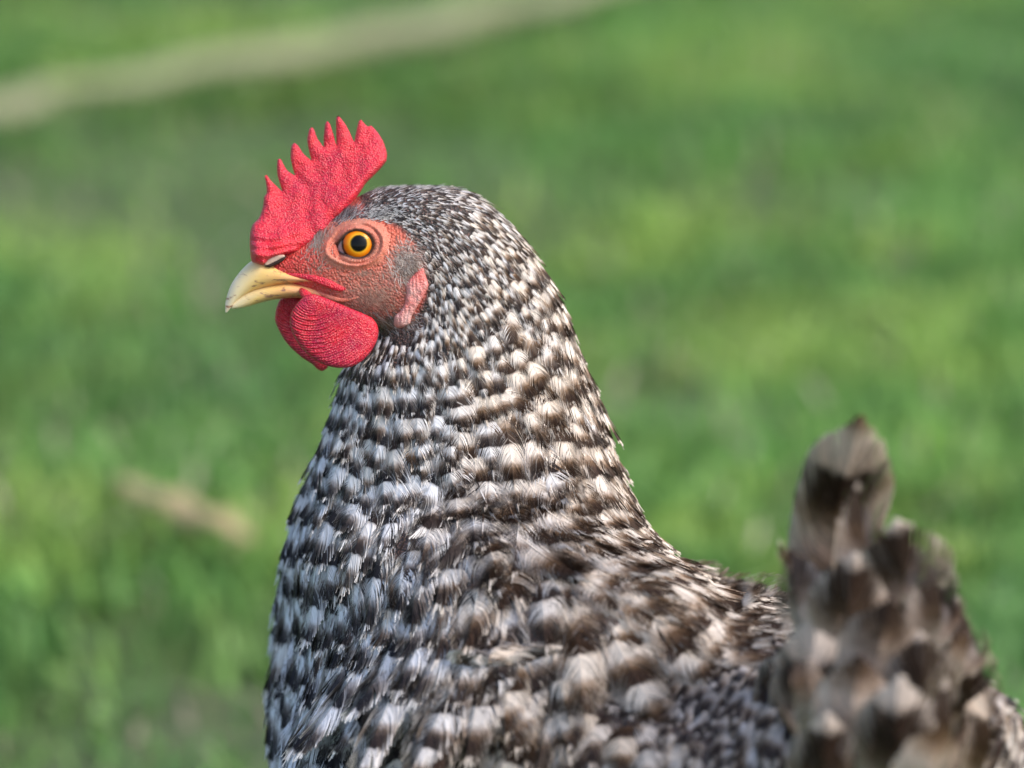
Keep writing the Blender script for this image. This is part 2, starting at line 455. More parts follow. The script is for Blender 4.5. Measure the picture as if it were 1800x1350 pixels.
class Plume:
    """collects the feathers of one tract into one mesh"""
    def __init__(s): s.V = []; s.F = []; s.A = []; s.B = []; s.n = 0
    def add(s, C, Nn, L, wd, T, phase_tip, period, rnd, warm, light=0, curl=.25, lift=1.0, latbend=.10):
        X, Y, H, LAT, Fq, RN = T
        K = len(C)-1
        tx = np.clip(X, -.02, 1.0)*K; i = np.clip(tx.astype(int), 0, K-1); f = (tx-i)[:, None]
        c = C[i]*(1-f)+C[i+1]*f; nn = Nn[i]*(1-f)+Nn[i+1]*f
        Tn = np.gradient(C, axis=0); Tn /= np.linalg.norm(Tn, axis=1)[:, None]+1e-12
        t = Tn[i]*(1-f)+Tn[i+1]*f
        extra = np.maximum(X-1.0, 0)*L
        b = np.cross(t, nn)
        h = H*wd*lift - latbend*wd*Y*Y
        P = c + t*extra[:, None] + b*(Y*wd)[:, None] + nn*h[:, None]
        s.V.append(P); s.F.append(Fq+s.n); s.n += len(P)
        ph = phase_tip - (1.02-X)*L/period - curl*np.maximum(LAT, 0)**2*.5
        s.A.append(np.c_[ph, np.maximum(LAT, 0), X])
        s.B.append(np.c_[np.clip(RN*.8+.2*rnd, 0, 1), np.full(len(P), warm), np.full(len(P), light)])
    def build(s, name, mat, parent=hen):
        if not s.V: return
        V = np.vstack(s.V)
        return mesh_np(name, local(V), np.vstack(s.F), mat, parent, {'fa': np.vstack(s.A), 'fb': np.vstack(s.B)})

flow_tab = np.array([  # px, py, direction in the picture plane
 (560, 385, .9, -.35), (620, 350, .95, -.25), (700, 325, 1, .0), (780, 330, .96, .25), (860, 370, .8, .6), (920, 430, .68, .73), (970, 500, .5, .87),
 (1010, 590, .32, .95), (1045, 690, .22, .97), (1085, 800, .3, .95), (1140, 905, .5, .87), (1210, 975, .72, .69), (1300, 1050, .78, .62),
 (720, 380, .9, .35), (780, 440, .6, .8), (770, 520, .35, .94), (860, 480, .55, .83), (880, 600, .25, .97), (740, 600, .2, .98), (650, 620, .1, 1), (590, 680, -.1, 1),
 (560, 760, -.2, .98), (520, 880, -.2, .97), (490, 1000, -.12, .99), (470, 1150, -.03, 1), (470, 1300, .05, 1), (700, 800, 0, 1), (850, 800, .1, 1), (960, 820, .15, 1),
 (700, 1000, -.02, 1), (850, 1000, .12, 1), (1000, 980, .3, .95), (1100, 1050, .5, .86), (950, 1120, .3, .95), (800, 1150, .12, 1), (600, 1100, -.05, 1), (600, 1300, .1, 1)], float)
flow_tab[:, 2:] /= np.linalg.norm(flow_tab[:, 2:], axis=1)[:, None]
def flow_neck(px, py):
    d2 = (px-flow_tab[:, 0])**2+(py-flow_tab[:, 1])**2+200
    wt = d2**-1.6; v = (flow_tab[:, 2:]*wt[:, None]).sum(0)/wt.sum()
    return v[0]*RGT - v[1]*UPV
def hackle_mask(px, py, p):
    """>0 where the neck cape covers the body"""
    s = (p-BC)@HH; side = (p-BC)@SIDE
    # lower edge of the cape in the body's own frame
    return s
def cape_edge(px):        # photo row where the cape ends on the near side
    return np.interp(px, [430, 560, 640, 760, 880, 980, 1080, 1180, 1260, 1320, 1360, 1500], [1400, 1400, 1215, 1185, 1180, 1160, 1118, 1090, 1078, 1066, 1060, 900])
BODYUP = np.array([0, 0, 1.0])
def flow_body(p):
    s = (p-BC)@HH; sd_ = (p-BC)@SIDE
    v = -HH*1.0 + BODYUP*(-.28 if p[2] < .29 else -.05)*1.0
    if p[2] > .20 and s < .05:      # saddle and back feathers hang down over the flank
        k = min(1, abs(sd_)/.02); v = -HH*(1-.5*k) + SIDE*math.copysign(.85*k, sd_) - BODYUP*.5*k
    if s > .05:
        k = min(1, (s-.05)/.06); v = v*(1-k) + (-BODYUP*1.0 - HH*.3)*k
    if s < -.10: v = v + BODYUP*.9*min(1, (-.10-s)/.05)
    return v

def zone(p):
    px, py, dd = PX(p); s = float((p-BC)@HH); sd_ = float((p-BC)@SIDE)
    if p[2] < .10: return None
    near = cape_edge(px)
    # on the near side the cape edge follows the photograph's line, on the far side it mirrors about the neck
    if sd_ > -.02 or s > .09: hk = py < near
    else: hk = (s > -.03 and p[2] > .255) or p[2] > .32
    if hk:
        if py < 560 and inpoly(px, py, FACE): return 'face'
        return 'head' if (py < 430 + max(0, (px-700))*.25) else ('neck' if py < 1400 else 'breast')
    if s > .07: return 'breast'
    if p[2] < .16: return 'belly'
    if abs(sd_) > .045 and s < .075: return 'wing'
    return 'back'

# dense candidates -> Poisson placement with a size that varies over the bird
Pa, Pb, Pc = BV[tri[:, 0]], BV[tri[:, 1]], BV[tri[:, 2]]
area = np.linalg.norm(np.cross(Pb-Pa, Pc-Pa), axis=1)
def candidates(n, bias):
    wgt = area*bias((Pa+Pb+Pc)/3); wgt /= wgt.sum()
    i = rng.choice(len(area), n, p=wgt)
    u = rng.random(n); v = rng.random(n); m = u+v > 1; u[m] = 1-u[m]; v[m] = 1-v[m]
    return Pa[i]+(Pb-Pa)[i]*u[:, None]+(Pc-Pa)[i]*v[:, None]
def size_at(px, py, z):
    """returns feather length, half width, spacing (m), bar period (m)"""
    if z in ('head', 'neck', 'face'):
        rho = math.hypot((px-650), (py-400)) if z != 'face' else 60
        L = np.interp(rho, [60, 130, 200, 280, 400, 550, 750, 950], [6.0, 8.5, 15, 24, 34, 40, 42, 42])
        Wd = np.interp(rho, [60, 130, 200, 280, 400, 550, 750, 950], [.40, .60, 1.35, 4.2, 7.2, 8.4, 9.0, 9.2])
        sp = np.interp(rho, [60, 130, 200, 280, 400, 550, 750, 950], [.70, .92, 1.6, 3.4, 5.0, 5.5, 5.5, 5.6])
        per = np.interp(rho, [60, 130, 200, 280, 400, 550, 750, 950], [7.0, 7.5, 8.0, 9.0, 11, 12.5, 13, 13.5])
    elif z == 'wing': L, Wd, sp, per = 34, 7.6, 5.8, 14
    elif z == 'back': L, Wd, sp, per = 25, 3.0, 3.5, 13
    elif z == 'breast': L, Wd, sp, per = 27, 6.5, 6.2, 11.5
    else: L, Wd, sp, per = 30, 8, 9, 12
    return L/1000, Wd/1000, sp/1000, per/1000
def bias(c):
    px, py, dd = PX(c)
    rho = np.hypot(px-650, py-400)
    k = np.interp(rho, [60, 130, 200, 300, 500, 800], [12, 9, 4, 1.7, .9, .7])
    return k*np.where(fdc(px, py), .0, 1)*(c[:, 2] > .10)
def fdc(px, py): return inpoly(px, py, FACE) & (py < 600)
cand = candidates(150000, bias)
cell = {}; CS = .008; pts = []
for p in cand:
    z = zone(p)
    if z in (None, 'face'): continue
    px, py, dd = PX(p)
    L, Wd, sp, per = size_at(px, py, z)
    key = tuple((p/CS).astype(int)); ok = True
    for dx in (-1, 0, 1):
        for dy in (-1, 0, 1):
            for dz in (-1, 0, 1):
                for q, qs in cell.get((key[0]+dx, key[1]+dy, key[2]+dz), ()):
                    if (q[0]-p[0])**2+(q[1]-p[1])**2+(q[2]-p[2])**2 < (.5*(sp+qs))**2: ok = False; break
                if not ok: break
            if not ok: break
        if not ok: break
    if ok:
        cell.setdefault(key, []).append((p, sp)); pts.append((p, z, px, py, L, Wd, per))
print('feathers', len(pts))
PL = {}
NAMES = {'head': 'head_plumage', 'neck': 'neck_plumage', 'breast': 'breast_plumage', 'back': 'back_plumage', 'wing': 'wing_plumage', 'belly': 'belly_plumage'}
def trace(p, L, body_like, lift0, lift1, jit, K=5):
    C = []; Nn = []; q = np.array(p)
    prev = None; free = False
    for k in range(K+1):
        loc, nrm, idx, dist = bvh.find_nearest(Vector(q))
        n = np.array(nrm); l = np.array(loc)
        if k == 0: n0 = n
        elif free or (not body_like and (n - n_last) @ prev > 0 and (n @ n0 < .35 or n @ n_last < .72)):      # past a rim: hang free instead of folding under
            free = True; C.append(C[-1] + (prev*.97 - n_last*.06)*L/K); Nn.append(n_last); continue
        n_last = n
        px, py, _ = PX(l)
        v = flow_body(l) if body_like else flow_neck(px, py)
        v = v - n*(v@n); v /= np.linalg.norm(v)+1e-9
        if k == 0: ang = jit
        s_ = np.cross(n, v); v = v*math.cos(ang)+s_*math.sin(ang)
        if prev is not None: v = v*.5+prev*.5; v /= np.linalg.norm(v)
        prev = v
        t = k/K
        C.append(l + n*(lift0+(lift1-lift0)*t**1.25)); Nn.append(n)
        q = l + v*L/K
    C = np.array(C); Nn = np.array(Nn)
    C[1:-1] = .25*C[:-2]+.5*C[1:-1]+.25*C[2:]
    return C, Nn
for p, z, px, py, L, Wd, per in pts:
    sz = L
    L *= 1+rng.normal(0, .10); Wd *= 1+rng.normal(0, .10)
    bl = z in ('wing', 'back', 'belly') or (z == 'breast' and (p-BC)@HH < .05)
    jit = rng.normal(0, .16 if z in ('neck', 'head') else .10)
    lift1 = sz*.045+.0002 + abs(rng.normal(0, .0007))*(sz/.025) + (.0020*(sz/.025) if rng.random() < .035 else 0)
    C, Nn = trace(p, L, bl, -.0006, lift1, jit)
    snap = None
    if z == 'neck':
        def PHI(x, y):
            rho = math.hypot((x-690)*(.85 if y > 600 else 1), (y-330))
            rho *= 1+.06*noise.noise(Vector((x/170, y/170, 3.3)))
            return 10*math.log(10+.1*rho)*1.08 + .75*noise.noise(Vector((x/60, y/110, 8.1))) + .35*noise.noise(Vector((x/22, y/40, 2.1)))
        b0 = PX(C[0]); b1 = PX(C[-1]); f0 = PHI(b0[0], b0[1]); f1 = PHI(b1[0], b1[1])
        if f1-f0 > 1.0 and L > .014:
            tgt = round(f1+rng.normal(0, .25))+rng.normal(0, .07); ratio = (tgt-f0)/(f1-f0)
            if .7 < ratio < 1.4:
                L *= ratio; C, Nn = trace(p, L, bl, -.0006, lift1, jit); snap = L/(tgt-f0)
    span = np.linalg.norm(C[-1]-C[0]); under = Nn[0][2] < -.12 and p[2] > .2 and py > 1000
    if z == 'neck' and under: continue     # would fold round the rim of the cape
    tx, ty, _ = PX(C[-1])
    warm = float(np.clip(.5 + (tx-790)/420 + rng.normal(0, .28), 0, 1))
    light = 0
    if z in ('head', 'neck'):
        rho = math.hypot((tx-690)*(.85 if ty > 600 else 1), (ty-330))
        rho *= 1+.07*noise.noise(Vector((tx/170, ty/170, 3.3)))
        phi = 10*math.log(10+.1*rho)*.92
        phase = phi + rng.normal(0, .09) + .38*noise.noise(Vector((tx/38, ty/60, 8.1))) + .42
        if snap: phase = 1.05+rng.normal(0, .07); per = snap
        n = int(np.clip(L/.00052, 9, 60)); fl, pt = (.8, .4 if z == 'neck' else 1.0)
        if not snap and L < .019:      # small head feathers: flecks a few feathers wide
            kk = noise.noise(Vector((tx/9, ty/9, 4.4)))*1.0+noise.noise(Vector((tx/24, ty/24, 1.4)))*.5
            if ty > 430:
                r2 = math.hypot(tx-690, ty-330)
                kk = kk*.9 + .55*math.sin(2*math.pi*r2/27 + 5*noise.noise(Vector((tx/70, ty/70, 7)))) + .1
            phase = 1.20 - .45*(kk > (-.02 if tx < 745 else -.12)) + rng.normal(0, .10)
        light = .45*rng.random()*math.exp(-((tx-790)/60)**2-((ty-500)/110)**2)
    elif z == 'breast':
        phase = .95+rng.normal(0, .15); n = 40; fl, pt = 1.2, .3
    else:
        phase = 1.16+rng.normal(0, .13); n = 30; fl, pt = .5, .15
        warm = float(np.clip(.5+rng.normal(0, .2), 0, 1))
        light = .08 if z == 'back' else .0
    if z not in PL: PL[z] = Plume()
    PL[z].add(C, Nn, L, Wd, tpl(n, fl, pt), phase, per*(1+rng.normal(0, .08)), rng.random(), warm, light, curl=.5 if z in ('back', 'wing') else .15)
for z, pl in PL.items(): pl.build(NAMES[z], M_BACK if z in ('back', 'wing', 'belly') else M_FEATHER)

# bristles and down on the bare face
class Fuzz:
    def __init__(s): s.V = []; s.F = []; s.C = []; s.n = 0
    def hair(s, p, d, n, L, wd, col, bend=.3):
        b = np.cross(d, n); b /= np.linalg.norm(b)+1e-9
        p1 = p+d*L*.5+n*L*.12; p2 = p+d*L+n*L*bend
        s.V += [p-b*wd, p+b*wd, p1-b*wd*.8, p1+b*wd*.8, p2-b*wd*.2, p2+b*wd*.2]
        a = s.n; s.F += [(a, a+1, a+3, a+2), (a+2, a+3, a+5, a+4)]; s.n += 6; s.C += [col]*6
    def build(s, name, mat):
        return mesh_np(name, local(np.array(s.V)), np.array(s.F), mat, hen, {'hc': np.array(s.C)})
hm = N('face_down'); hm.set(Base_Color=hm.attr('hc').outputs['Color'], Roughness=.5); M_HAIR = hm.m
fz = Fuzz()
def fuzz_region(cx, cy, rx, ry, n, Lmm, wmm, cols, dirv, spread=.5, bend=.25):
    for _ in range(n):
        a, r = rng.random()*2*math.pi, min(1.5, abs(rng.normal(0, .62)))
        x, y = cx+rx*r*math.cos(a), cy+ry*r*math.sin(a)
        if math.hypot((x-630)/48, (y-430)/42) < 1: continue
        for side in (1, -1):
            q = W(x, y, surf(x, y)) if side == 1 else None
            if side == 1: q0 = q
            else: q0 = q1 - FWD*0
            if side == 1:
                hit = bvh.find_nearest(Vector(q0)); q1 = W(x, y, -PX(np.array(hit[0]))[2])
            else: hit = bvh.find_nearest(Vector(q1))
            l, nn = np.array(hit[0]), np.array(hit[1])
            ang = rng.normal(0, spread); dx, dy = dirv
            v = (dx*math.cos(ang)-dy*math.sin(ang))*RGT - (dx*math.sin(ang)+dy*math.cos(ang))*UPV
            v = v-nn*(v@nn); v /= np.linalg.norm(v)+1e-9
            c = np.array(cols[rng.integers(len(cols))])*(1+rng.normal(0, .15))
            fz.hair(l, v, nn, Lmm/1000*(.6+.8*rng.random()), wmm/1000, np.clip(c, 0, 1), bend*(.5+rng.random()))
BR = [(.48, .24, .17), (.58, .38, .30), (.25, .11, .08), (.64, .32, .23)]; GR = [(.54, .42, .37), (.38, .26, .21), (.66, .58, .52), (.18, .13, .11)]
fuzz_region(715, 462, 30, 34, 1000, 2.2, .10, GR, (.75, .65), .5, .5)
fuzz_region(650, 525, 62, 46, 1150, 1.5, .07, BR, (.8, .6), .4)
fuzz_region(690, 565, 60, 20, 900, 2.4, .09, [(.10, .08, .08), (.5, .46, .44), (.25, .15, .1)], (.85, .5), .35)
fuzz_region(610, 560, 38, 14, 260, 2.2, .08, [(.12, .06, .05), (.6, .5, .46)], (.9, .45), .3)
fuzz_region(556, 420, 24, 40, 520, 2.4, .10, [(.62, .5, .44), (.35, .2, .15), (.5, .42, .36)], (.45, -.9), .35, .4)
fuzz_region(598, 378, 40, 20, 1000, 2.4, .12, [(.60, .56, .55), (.25, .18, .18), (.08, .07, .08)], (.85, -.5), .3, .35)
fuzz_region(665, 378, 40, 12, 500, 2.2, .14, [(.60, .58, .56), (.05, .045, .05)], (.95, .1), .3, .3)
fuzz_region(560, 470, 40, 30, 200, 1.0, .06, BR, (.8, .4), .5)
fuzz_region(640, 480, 60, 22, 350, 1.0, .06, BR, (.8, .5), .5)
fz.build('face_down', M_HAIR)

# ------------------------------------------------------------------ fleshy parts traced as solid lobes
def closed_spline(pts, step=3.0):
    P = np.array(pts, float); n = len(P); out = []
    for i in range(n):
        p0, p1, p2, p3 = P[i-1], P[i], P[(i+1) % n], P[(i+2) % n]
        k = max(1, int(np.linalg.norm(p2-p1)/step))
        for t in np.arange(k)/k:
            q = .5*((2*p1)+(-p0+p2)*t+(2*p0-5*p1+4*p2-p3)*t*t+(-p0+3*p1-3*p2+p3)*t**3)
            lin = p1*(1-t)+p2*t; out.append(q*.6+lin*.4)
    return np.array(out)
def lobe(name, outline, thick, depth, mat, round_px=16, g=3.2, ridge=None, disp=None):
    """solid lobe: outline in photo pixels at its own depth, thickness (m) rounded towards the rim"""
    O = closed_spline(outline); poly = [tuple(p) for p in O]
    x0, y0 = O.min(0); x1, y1 = O.max(0)
    gx, gy = np.meshgrid(np.arange(x0, x1, g), np.arange(y0, y1, g)); gx = gx+((np.arange(gx.shape[0]) % 2)*g/2)[:, None]
    gx, gy = gx.ravel(), gy.ravel()
    d = sdist(gx, gy, poly); m = d < -g*.55; gx, gy = gx[m], gy[m]; dist = -d[m]
    nb = len(O)
    pts = [Vector(p) for p in O]+[Vector((a, b)) for a, b in zip(gx, gy)]
    vs, es, fs, ov, oe, of = delaunay_2d_cdt(pts, [(i, (i+1) % nb) for i in range(nb)], [], 1, 1e-5)
    VX = np.array([v[:] for v in vs])
    dd_ = np.maximum(0, -sdist(VX[:, 0], VX[:, 1], poly)); isb = dd_ < .4
    q = np.clip(dd_/round_px, 0, 1); h = np.sqrt(1-(1-q)**2)
    T = thick(VX[:, 0], VX[:, 1])*h
    if disp is not None: T = T+disp(VX[:, 0], VX[:, 1])*np.minimum(1, dd_/6)
    dc = depth(VX[:, 0], VX[:, 1])
    Fv = W(VX[:, 0], VX[:, 1], dc-T); Bv = W(VX[:, 0], VX[:, 1], dc+T)
    n = len(VX); bi = np.arange(n)+n; bi[isb] = np.arange(n)[isb]
    F = []
    for f in fs:
        if inpoly(np.array([VX[list(f), 0].mean()]), np.array([VX[list(f), 1].mean()]), poly)[0]:
            F.append(tuple(f)); F.append(tuple(int(bi[i]) for i in reversed(f)))
    at = {}
    if ridge:
        r, a = ridge(VX[:, 0], VX[:, 1]); at = {'ridge': np.r_[r, r], 'ramp': np.r_[a, a]}
    return mesh_np(name, local(np.vstack([Fv, Bv])), np.array(F), mat, hen, at)
def crop(ox, oy, L): return [(ox+x/4.5, oy+y/4.5) for x, y in L]
comb = crop(380, 190, [(330, 1240), (280, 1210), (265, 1080), (270, 980), (290, 920), (330, 880), (350, 845), (370, 780), (380, 700), (400, 670), (395, 600), (383, 535), (400, 530), (430, 570), (470, 610),
 (520, 655), (505, 600), (485, 530), (480, 460), (488, 402), (510, 402), (530, 440), (560, 490), (620, 530), (605, 470), (588, 390), (595, 300), (620, 275), (650, 300), (690, 360), (750, 410),
 (735, 340), (720, 250), (735, 170), (755, 150), (775, 170), (800, 240), (850, 305), (850, 230), (862, 125), (880, 103), (900, 125), (925, 200), (950, 290), (950, 200), (948, 85), (965, 58),
 (990, 85), (1030, 140), (1060, 200), (1090, 265), (1105, 200), (1125, 110), (1145, 90), (1170, 120), (1200, 145), (1225, 137), (1280, 195), (1320, 260), (1350, 350), (1345, 420), (1290, 490),
 (1230, 550), (1180, 600), (1130, 680), (1050, 790), (950, 900), (850, 1000), (760, 1080), (640, 1150), (520, 1180), (430, 1215), (380, 1250)])
def bump2(seed, s, amp):
    def f(x, y): return np.array([noise.noise(Vector((a/s, b/s, seed))) for a, b in zip(np.atleast_1d(x), np.atleast_1d(y))])*amp
    return f
def comb_t(x, y):
    base = 362-(x-560)*.62                # line where the comb leaves the skull
    k = np.clip((y-(base-95))/115, 0, 1)
    fr = np.clip((y-385)/60, 0, 1)*np.clip((560-x)/60, 0, 1)
    return .0015+.0052*k**1.8+.0024*fr
nz = bump2(3.1, 22, .0009); nz1 = bump2(9.1, 7, .00022)
def comb_w(x, y): return nz(x, y)+nz1(x, y) + .0006*np.sin((y-410)*.42+np.sin(x*.05)*2)*np.clip((y-400)/25, 0, 1)*np.clip((540-x)/40, 0, 1)
lobe('comb', comb, comb_t, lambda x, y: .0012*np.sin((x-440)/45)+(300-y)*.00001, M_COMB, 15, 2.6, disp=comb_w)

wat_n = crop(380, 400, [(700, 540), (630, 610), (590, 680), (580, 750), (600, 830), (650, 920), (720, 1000), (800, 1060), (880, 1095), (960, 1110), (1060, 1105), (1150, 1060), (1220, 990), (1270, 900),
 (1285, 820), (1270, 760), (1230, 712), (1160, 678), (1080, 645), (960, 595), (850, 550), (770, 525)])
wat_f = crop(380, 400, [(510, 560), (475, 640), (465, 730), (490, 800), (540, 890), (600, 960), (680, 1030), (760, 1080), (800, 1120), (840, 1135), (880, 1110), (890, 1060), (860, 900), (800, 700), (700, 560), (580, 500)])
def rdg(cx, cy, per):
    def f(x, y):
        r = np.hypot((x-cx)*.95, (y-cy)*1.0); fade = np.clip((r-14)/22, 0, 1)
        return r/per, fade*np.clip(1.15-(x-cx)/115, .25, 1)
    return f
r_n = rdg(548, 520, 8.2); r_f = rdg(528, 520, 8)
def wdisp(rf, amp):
    def f(x, y):
        r, a = rf(x, y); wb = np.array([noise.noise(Vector((p/26, q/26, 5))) for p, q in zip(x, y)])
        return amp*np.sin(r*2*math.pi+wb*4.5)*a*(.25+1.1*np.clip(.45+1.4*wb, 0, 1))
    return f
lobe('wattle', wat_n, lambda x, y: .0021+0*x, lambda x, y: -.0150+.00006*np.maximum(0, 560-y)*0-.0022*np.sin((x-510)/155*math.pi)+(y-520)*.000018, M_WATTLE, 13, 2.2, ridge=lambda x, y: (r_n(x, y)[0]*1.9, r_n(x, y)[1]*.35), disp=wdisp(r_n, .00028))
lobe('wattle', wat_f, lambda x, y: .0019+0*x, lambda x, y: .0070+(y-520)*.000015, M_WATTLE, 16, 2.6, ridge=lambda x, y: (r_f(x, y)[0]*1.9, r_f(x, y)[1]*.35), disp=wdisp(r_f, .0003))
# fold that ties the wattle to the corner of the mouth
def blob_tube(name, path, mat, seg=12):
    R = resample(path, 5); rings = []
    C = np.array([W(x, y, d) for x, y, d, r, f in R])
    T = np.gradient(C, axis=0); T /= np.linalg.norm(T, axis=1)[:, None]
    th = np.linspace(0, 2*math.pi, seg, endpoint=False)
    for c, t, (x, y, d, r, fl) in zip(C, T, R):
        b = np.cross(t, FWD); b /= np.linalg.norm(b); n = np.cross(b, t)
        rings.append(c+np.outer(np.cos(th)*r*KPX, b)+np.outer(np.sin(th)*r*fl*KPX, n))
    v, f = loft(rings); return mesh_list(name, local(np.array(v)), f, mat, hen)
s1 = surf(545, 512)
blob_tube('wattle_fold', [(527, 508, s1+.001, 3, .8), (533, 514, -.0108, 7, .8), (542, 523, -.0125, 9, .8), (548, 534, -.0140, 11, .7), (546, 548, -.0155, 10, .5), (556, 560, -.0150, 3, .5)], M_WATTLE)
blob_tube('mouth_fold', [(497, 482, surf(520, 484)+.002, 3, .8), (520, 484, surf(520, 484), 4, .8), (550, 489, surf(550, 489), 6, .7), (575, 497, surf(575, 497), 8, .6), (596, 506, surf(596, 506), 6, .6), (608, 507, surf(605, 507), 2, .5)], M_COMB)
blob_tube('jaw_fold', [(556, 512, surf(556, 512), 3, .6), (580, 522, surf(580, 522), 5, .6), (605, 527, surf(605, 527), 4, .5), (630, 522, surf(630, 522), 1.5, .5)], M_LID)

lobe_o = crop(380, 400, [(1640, 320), (1665, 400), (1682, 460), (1645, 540), (1595, 620), (1550, 700), (1535, 760), (1485, 790), (1430, 800), (1400, 765), (1410, 700), (1455, 660), (1490, 600), (1503, 520), (1500, 450), (1540, 390), (1600, 330)])
sf = {}
def sdepth(x, y): return np.array([surf(a, b) for a, b in zip(x, y)])
lw = bump2(1.7, 7, .0006)
for sg in (1, -1):
    lobe('earlobe', lobe_o, lambda x, y: .0014+.0010*gauss(x, y, 705, 565, 12)+0*x, (lambda x, y: sdepth(x, y)+.0001) if sg == 1 else (lambda x, y: -sdepth(x, y)-.0001), M_LOBE, 9, 2.0, disp=lambda x, y: lw(x*2.2, y*.5))

# ------------------------------------------------------------------ beak
def beak(name, tab, e1=.8, flat_bottom=True):
    R = resample(tab, 4); rings = []; g = []
    th = np.linspace(0, 2*math.pi, 36, endpoint=False)
    for px, t, b, hd in R:
        c, s = sup(th, e1); cy, a = (t+b)/2, (b-t)/2
        wdt = hd*np.where(c < 0, (1-np.abs(c)**1.6*.15), 1)
        rings.append(W(np.full_like(c, px), cy+a*c, wdt*KPX*s)); g += [(px-395)/205 + .25*(.5+.5*v)*min(1, (px-395)/60) for v in c]
    v, f = loft(rings); g += [0, 1]
    o = mesh_list(name, local(np.array(v)), f, M_BEAK, hen)
    o.data.attributes.new('bk', 'FLOAT', 'POINT').data.foreach_set('value', np.array(g, np.float32))
    return o
beak('upper_beak', [(396, 534, 549, 2.5), (399, 520, 549, 5), (405, 503, 542, 10), (414, 488, 531, 16), (427, 472, 521, 22), (442, 459, 513, 28), (458, 455, 508, 33), (478, 462, 504, 37.5),
                    (500, 474, 500, 42), (525, 483, 498, 47), (550, 488, 499, 52), (575, 497, 506, 58), (596, 510, 516, 64)])
beak('lower_beak', [(407, 534, 543, 4), (420, 522, 542, 9), (435, 513, 539, 15), (455, 505, 533, 23), (480, 499, 527, 31), (505, 495, 524, 38), (530, 498, 524, 42), (555, 501, 530, 46), (585, 512, 532, 50)])
# nostril: pale flap over a dark slit, both sides
for sg in (1, -1):
    for nm, pts_, th_, mat_, off in (('nostril_slit', [(465, 468), (474, 470), (487, 465), (499, 458), (504, 450), (494, 452), (480, 460), (468, 464)], .0006, M_SLIT, -.0007),
                               ('nostril_flap', [(464, 466), (466, 458), (474, 450), (486, 447), (500, 448), (501, 452), (490, 458), (480, 463), (470, 468)], .0006, M_FLAP, -.0007)):
        dm = lambda x, y, off=off, sg=sg: sg*(-np.interp(x, [460, 480, 505], [33, 37, 44])*KPX + off + .0006)
        lobe(nm, pts_, lambda x, y, t=th_: t+0*x, dm, mat_, 5, 1.6)

# ------------------------------------------------------------------ eyes
def eye_mat():
    m = N('eye_ball')
    r = m.attr('er').outputs['Fac']
    n1 = m.noise(900, 4, .7)
    rr = m.math('ADD', r, m.math('MULTIPLY', m.math('SUBTRACT', n1, .5), .045))
    c = m.ramp(rr, [(0, (.002,)*3), (.485, (.003, .003, .004)), (.53, (.10, .07, .005)), (.60, (.62, .30, .01)), (.80, (.66, .23, .01)), (.93, (.50, .12, .01)), (.985, (.05, .015, .01)), (1.05, (.02, .012, .01)), (1.12, (.42, .38, .38)), (1.0*1.3, (.45, .42, .42))] if False else
      [(0, (.002,)*3), (.222, (.003, .003, .004)), (.245, (.10, .07, .005)), (.28, (.82, .38, .02)), (.36, (.80, .22, .004)), (.45, (.62, .12, .004)), (.49, (.05, .015, .01)), (.52, (.02, .012, .01)), (.56, (.35, .30, .32)), (.65, (.45, .42, .45))])
    m.set(Base_Color=c, Roughness=.35, Specular_IOR_Level=.1, Coat_Weight=.6, Coat_Roughness=.05)
    m.b.inputs['Coat IOR'].default_value = 1.3
    return m.m
M_EYE = eye_mat()
def r_open(phi):     # eye opening radius in px; phi measured in the picture, 0 = right, up positive
    c, s = math.cos(phi), math.sin(phi)
    base = 1/math.sqrt((c/30.5)**2+(s/26.5)**2)
    k = math.exp(-((phi-math.radians(194)+math.pi) % (2*math.pi)-math.pi)**2/(2*.30**2))
    return base + 10*k
